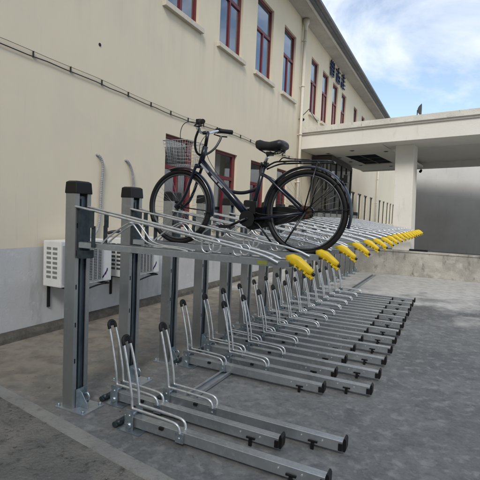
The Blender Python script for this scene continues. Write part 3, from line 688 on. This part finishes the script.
# ------------------------------------------------------------------ bicycle
BY = 2.90
bk = empty('bicycle', (-1.45, BY, 1.206), 'dark blue step through bicycle with wire basket standing on an upper tray', 'bicycle'); O = bk.location
def bd(m_, n, mm, par=bk): return m_.build(n, mm, par, off=O)
def be(m_, n, mm, par=bk): return m_.each(n, mm, par, off=O)
RH = Vector((-.925, BY, 1.530)); FH = Vector((-1.985, BY, 1.538)); R = .298
def P(x, z, dy=0): return Vector((x, BY+dy, z))
def circ(c, r, n=64, dy=0, a0=0, a1=2*PI, closed=True):
    m_ = n if closed else n+1
    return [Vector((c.x+r*math.cos(a0+(a1-a0)*i/n), c.y+dy, c.z+r*math.sin(a0+(a1-a0)*i/n))) for i in range(m_)]
def wheel(c, rear):
    t = MB(); t.tube(circ(c, R-.017), .0185, 12, closed=True); wh = bd(t, 'wheel', 'rubber')
    r_ = MB(); r_.tube(circ(c, R-.040, dy=-.007), .0065, 6, closed=True); r_.tube(circ(c, R-.040, dy=.007), .0065, 6, closed=True); bd(r_, 'rim', 'rim', wh)
    s_ = MB(); n = 36
    for i in range(n):
        a_ = 2*PI*i/n; sgn = 1 if i % 2 else -1; off = (1 if (i//2) % 2 else -1)*.75
        h_ = Vector((c.x+.02*math.cos(a_+off*1.2), c.y+sgn*.028, c.z+.02*math.sin(a_+off*1.2))); e_ = Vector((c.x+(R-.043)*math.cos(a_), c.y, c.z+(R-.043)*math.sin(a_)))
        s_.tube([h_, e_], .0008, 4)
    bd(s_, 'spokes', 'spoke', wh)
    h_ = MB(); h_.cyl(c+Vector((0, -.05, 0)), c+Vector((0, .05, 0)), .012, 12); h_.cyl(c+Vector((0, -.031, 0)), c+Vector((0, -.026, 0)), .024, 16); h_.cyl(c+Vector((0, .026, 0)), c+Vector((0, .031, 0)), .024, 16)
    h_.cyl(c+Vector((0, -.068, 0)), c+Vector((0, .068, 0)), .006, 8); bd(h_, 'hub', 'bike_black', wh)
    return wh
wheel(FH, False); wr = wheel(RH, True)
# frame
f = MB()
HT, HB = P(-1.762, 2.015), P(-1.797, 1.885)
BB = P(-1.352, 1.468); ST = P(-1.255, 1.872)
f.tube([HB+(HB-HT)*.05, HT], .022, 12)
f.tube([HB+Vector((.008, 0, .02)), P(-1.70, 1.80), P(-1.53, 1.645), BB], .02, 12, taper=[.021, .027, .030, .027])
f.tube(smooth_pts([P(-1.60, 1.705), P(-1.52, 1.665), P(-1.42, 1.655), P(-1.32, 1.682), P(-1.297, 1.70)], 2), .0135, 10)
f.tube([BB, P(-1.30, 1.68), ST], .017, 12)
f.cyl(BB+Vector((0, -.038, 0)), BB+Vector((0, .038, 0)), .026, 14)
for s_ in (-1, 1):
    f.tube([P(-1.272, 1.80, s_*.014), P(-1.20, 1.762, s_*.035), RH+Vector((0, s_*.06, 0))], .0095, 8)
    f.tube([BB+Vector((.02, s_*.02, 0)), P(-1.22, 1.480, s_*.042), RH+Vector((0, s_*.06, -.004))], .0095, 8)
    f.box(RH.x-.03, RH.x+.018, BY+s_*.06-.003, BY+s_*.06+.003, RH.z-.02, RH.z+.02)
bd(f, 'frame', 'bike')
f = MB()
for (x, z, l_) in ((-1.745, 1.842, .10), (-1.655, 1.758, .07), (-1.60, 1.708, .05)):
    a_ = math.atan2(-.155, .17); 
    f.box(x-l_/2, x+l_/2, BY-.0305, BY-.0245, z-.007, z+.007, rot=Matrix.Rotation(math.radians(42), 3, 'Y'))
be(f, 'frame_stripe', 'decal')
f = MB()
f.tube([P(-1.812, 1.858, -.045), P(-1.812, 1.862), P(-1.812, 1.858, .045)], .017, 10)
for s_ in (-1, 1): f.tube(smooth_pts([P(-1.812, 1.862, s_*.045), P(-1.845, 1.78, s_*.048), P(-1.885, 1.66, s_*.05), P(-1.935, 1.57, s_*.052), FH+Vector((0, s_*.052, 0))], 2), .012, 8, taper=None)
f.tube([P(-1.812, 1.862), HB], .019, 10); bd(f, 'fork', 'bike')
# fenders
def fender(c, r, a0, a1, name, w_=.030):
    f = MB(); n = 40; rings = []
    for i in range(n+1):
        a_ = a0+(a1-a0)*i/n; rr = []
        for k_ in range(7):
            t_ = -1+2*k_/6; rad = r-.013*t_*t_; rr.append((c.x+rad*math.cos(a_), c.y+w_*t_, c.z+rad*math.sin(a_)))
        for k_ in range(6, -1, -1):
            t_ = -1+2*k_/6; rad = r-.013*t_*t_-.0025; rr.append((c.x+rad*math.cos(a_), c.y+w_*t_, c.z+rad*math.sin(a_)))
        rings.append(rr)
    f.loft(rings); return bd(f, name, 'bike')
fender(RH, .326, math.radians(-18), math.radians(190), 'rear_mudguard'); fender(FH, .322, math.radians(-12), math.radians(112), 'front_mudguard')
f = MB()
for s_ in (-1, 1):
    f.tube([RH+Vector((0, s_*.064, 0)), RH+Vector((.31*math.cos(.1), s_*.03, .31*math.sin(.1)))], .003, 5)
    f.tube([RH+Vector((0, s_*.064, 0)), RH+Vector((.31*math.cos(.75), s_*.03, .31*math.sin(.75)))], .003, 5)
    f.tube([FH+Vector((0, s_*.056, 0)), FH+Vector((.31*math.cos(-.1), s_*.03, .31*math.sin(-.1)))], .003, 5)
be(f, 'mudguard_stay', 'bike_black')
# handlebar, stem, levers
f = MB(); f.tube([HT, P(-1.752, 2.075), P(-1.744, 2.122)], .014, 10); f.tube([P(-1.742, 2.118), P(-1.765, 2.12), P(-1.79, 2.118)], .014, 10); bd(f, 'stem', 'bike_black')
f = MB(); bar = [P(-1.640, 2.142, -.27), P(-1.685, 2.154, -.22), P(-1.745, 2.140, -.14), P(-1.79, 2.115, -.05), P(-1.79, 2.120, .05), P(-1.785, 2.145, .12), P(-1.755, 2.170, .19), P(-1.70, 2.172, .25)]
f.tube(smooth_pts(bar, 2), .0115, 10); hb = bd(f, 'handlebar', 'chrome')
for s_, e0, e1 in ((-1, P(-1.605, 2.135, -.30), P(-1.685, 2.154, -.218)), (1, P(-1.755, 2.170, .19), P(-1.67, 2.168, .27))):
    f = MB(); f.tube([e0, e0.lerp(e1, .15), e0.lerp(e1, .5), e0.lerp(e1, .9), e1], .017, 12, taper=[.015, .018, .0175, .018, .016]); bd(f, 'grip', 'rubber', hb)
    a_ = e1 if s_ < 0 else e0; o_ = Vector((-.045, 0, -.028)); f = MB(); f.tube([a_+Vector((-.01, 0, 0)), a_+o_, a_+o_+Vector((.045, s_*.03, -.012)), a_+o_+Vector((.095, s_*.055, -.015))], .006, 8); f.box(a_.x-.025, a_.x+.015, a_.y-.015, a_.y+.015, a_.z-.02, a_.z+.018, bev=.004)
    bd(f, 'brake_lever', 'plastic', hb)
f = MB(); f.tube(smooth_pts([P(-1.77, 2.115, -.10), P(-1.797, 2.05, -.10), P(-1.81, 1.98, -.07), P(-1.81, 1.945, -.02), P(-1.785, 1.950, .04), P(-1.74, 2.01, .11), P(-1.715, 2.09, .15), P(-1.715, 2.12, .16)], 2), .0095, 8); bd(f, 'basket_support', 'bike_black')
f = MB()
f.tube(smooth_pts([P(-1.70, 2.15, -.20), P(-1.85, 2.175, -.19), P(-1.93, 2.05, -.12), P(-1.88, 1.90, -.03)], 3), .0028, 5)
f.tube(smooth_pts([P(-1.73, 2.16, .2), P(-1.82, 2.17, .16), P(-1.86, 2.05, .06), P(-1.82, 1.93, .02)], 3), .0028, 5)
f.tube(smooth_pts([P(-1.74, 2.0, -.02), P(-1.72, 1.90, -.028), P(-1.5, 1.66, -.035), P(-1.3, 1.49, -.045), P(-1.0, 1.52, -.06)], 2), .0025, 5); bd(f, 'brake_cable', 'cable')
f = MB(); f.tube([P(-1.79, 2.13, -.055), P(-1.80, 2.15, -.055), P(-1.80, 2.165, -.055)], .02, 10, taper=[.014, .022, .018]); bd(f, 'bell', 'chrome', hb)
# basket
f = MB(); x0t, x1t, x0b, x1b = -2.075, -1.845, -2.045, -1.865; zt, zb = 2.050, 1.865; wt, wb = .125, .10
def bp(u, v, face):   # v 0 bottom..1 top
    xa, xb_, ww, z = x0b+(x0t-x0b)*v, x1b+(x1t-x1b)*v, wb+(wt-wb)*v, zb+(zt-zb)*v
    if face == 'n': return P(xa+(xb_-xa)*u, z, -ww)
    if face == 'f': return P(xa+(xb_-xa)*u, z, ww)
    if face == 'l': return P(xa, z, -ww+2*ww*u)
    return P(xb_, z, -ww+2*ww*u)
for v in [i/7 for i in range(8)]:
    r = .003 if v == 1 else .0012
    f.tube([bp(0, v, 'n'), bp(1, v, 'n'), bp(1, v, 'f'), bp(0, v, 'f')], r, 5, closed=True)
for face in 'nflr':
    for i in range(11): f.tube([bp(i/10, 0, face), bp(i/10, 1, face)], .0010, 4)
for i in range(1, 8): f.tube([bp(i/8, 0, 'n'), bp(i/8, 0, 'f')], .0010, 4)
for i in range(1, 7): f.tube([bp(i/7, 0, 'l'), bp(i/7, 0, 'r')], .0010, 4)
bd(f, 'basket', 'basket_wire')
# saddle
f = MB(); rings = []
for (x, hw, zt_, zb_) in ((-1.340, .012, 2.028, 2.010), (-1.330, .024, 2.042, 1.985), (-1.30, .030, 2.046, 1.968), (-1.26, .040, 2.034, 1.970), (-1.21, .062, 2.026, 1.965), (-1.16, .085, 2.030, 1.958), (-1.12, .095, 2.036, 1.962), (-1.095, .088, 2.030, 1.975), (-1.082, .055, 2.015, 1.988)):
    zc = (zt_+zb_)/2; hh = (zt_-zb_)/2; rings.append([(x, BY+hw*math.copysign(abs(math.cos(t_))**.75, math.cos(t_)), zc+hh*math.copysign(abs(math.sin(t_))**.75, math.sin(t_))) for t_ in [2*PI*(k_+.5)/16 for k_ in range(16)]])
rings = [[(-1.215+(p_[0]+1.215)*.93, p_[1], p_[2]) for p_ in q_] for q_ in rings]
f.loft(rings); sa = bd(f, 'saddle', 'leather')
f = MB()
for s_ in (-1, 1): f.tube([P(-1.30, 1.975, s_*.012), P(-1.24, 1.945, s_*.022), P(-1.18, 1.945, s_*.025), P(-1.11, 1.965, s_*.04)], .004, 6)
for s_ in (-1, 1): f.tube([P(-1.13+.014*math.cos(t_*.9), 1.935+t_*.0028, s_*.05+.014*math.sin(t_*.9)) for t_ in range(16)], .003, 5)
f.box(-1.235, -1.195, BY-.03, BY+.03, 1.93, 1.955, bev=.004); bd(f, 'saddle_spring', 'bike_black', sa)
f = MB(); f.tube([ST, P(-1.222, 1.945)], .0125, 10); bd(f, 'seat_post', 'chrome'); f = MB(); f.tube([P(-1.268, 1.855), P(-1.262, 1.88)], .023, 12); f.box(-1.25, -1.225, BY-.018, BY+.018, 1.855, 1.88); bd(f, 'seat_clamp', 'bike_black')
# carrier
f = MB()
for s_ in (-1, 1):
    f.tube(smooth_pts([P(-1.245, 1.835, s_*.02), P(-1.17, 1.872, s_*.05), P(-1.12, 1.880, s_*.06), P(-.78, 1.880, s_*.06), P(-.745, 1.876, s_*.045)], 1), .006, 6)
    f.tube([RH+Vector((.005, s_*.07, 0)), P(-.84, 1.878, s_*.06)], .005, 6); 
f.tube([P(-.745, 1.876, -.045), P(-.745, 1.876, .045)], .006, 6)
for x in (-1.10, -.98, -.86): f.tube([P(x, 1.880, -.06), P(x, 1.880, .06)], .005, 6)
f.tube([P(-1.12, 1.887, 0), P(-.78, 1.887, 0)], .004, 6)
f.tube(smooth_pts([P(-1.13, 1.885, -.03), P(-1.10, 1.915, -.03), P(-1.06, 1.90, -.03), P(-.9, 1.892, -.03)], 2), .004, 6); bd(f, 'luggage_carrier', 'bike_black')
f = MB(); f.box(-.668, -.640, BY-.03, BY+.03, 1.735, 1.79, bev=.006); f.box(-.70, -.668, BY-.008, BY+.008, 1.75, 1.77); bd(f, 'tail_light', 'bike_black')
# chain case + crank + pedals
f = MB(); n = 24; prof = [(BB.x+.085*math.cos(t_), BB.z+.085*math.sin(t_)) for t_ in [PI/2+PI*i/n for i in range(n+1)]] + [(RH.x+.045*math.cos(t_), RH.z+.045*math.sin(t_)) for t_ in [-PI/2+PI*i/n for i in range(n+1)]]
f.prism(prof, BY+.045, BY+.072); bd(f, 'chain_case', 'bike_black')
f = MB(); f.cyl(BB+Vector((0, -.075, 0)), BB+Vector((0, .095, 0)), .010, 10); f.cyl(BB+Vector((0, -.062, 0)), BB+Vector((0, -.055, 0)), .060, 24)
for s_, ang in ((-1, math.radians(205)), (1, math.radians(25))):
    e_ = BB+Vector((.15*math.cos(ang), s_*.085, .15*math.sin(ang))); f.tube([BB+Vector((0, s_*.078, 0)), e_], .010, 8)
cr_ = bd(f, 'crank', 'bike_black')
for s_, ang in ((-1, math.radians(205)), (1, math.radians(25))):
    e_ = BB+Vector((.15*math.cos(ang), s_*.085, .15*math.sin(ang))); f = MB(); ya, yb = sorted((e_.y+s_*.015, e_.y+s_*.095)); f.box(e_.x-.03, e_.x+.03, ya, yb, e_.z-.012, e_.z+.012, bev=.004); f.cyl((e_.x, min(e_.y, yb), e_.z), (e_.x, max(e_.y, ya), e_.z), .006, 6); bd(f, 'pedal', 'rubber', cr_)
f = MB(); f.cyl(RH+Vector((0, -.050, 0)), RH+Vector((0, -.036, 0)), .042, 20); g_ = MB(); g_.cyl(RH+Vector((0, .034, 0)), RH+Vector((0, .042, 0)), .034, 20); bd(g_, 'freewheel', 'rust', wr)
for i in range(20): a_ = 2*PI*i/20; f.box(RH.x+.044*math.cos(a_)-.003, RH.x+.044*math.cos(a_)+.003, BY-.046, BY-.040, RH.z+.044*math.sin(a_)-.003, RH.z+.044*math.sin(a_)+.003)
bd(f, 'sprocket', 'rust', wr)
f = MB(); f.tube([RH+Vector((.02, -.072, .0)), RH+Vector((-.06, -.10, -.14)), RH+Vector((-.10, -.115, -.215))], .007, 8); 
f.tube([BB+Vector((.06, -.04, -.02)), BB+Vector((.09, -.045, -.04)), BB+Vector((.20, -.048, -.165))], .007, 8)
be(f, 'kickstand', 'bike_black')
f = MB(); f.box(-1.338, -1.288, BY-.052, BY-.030, 1.50, 1.60, bev=.006); bd(f, 'lock_box', 'bike_black')
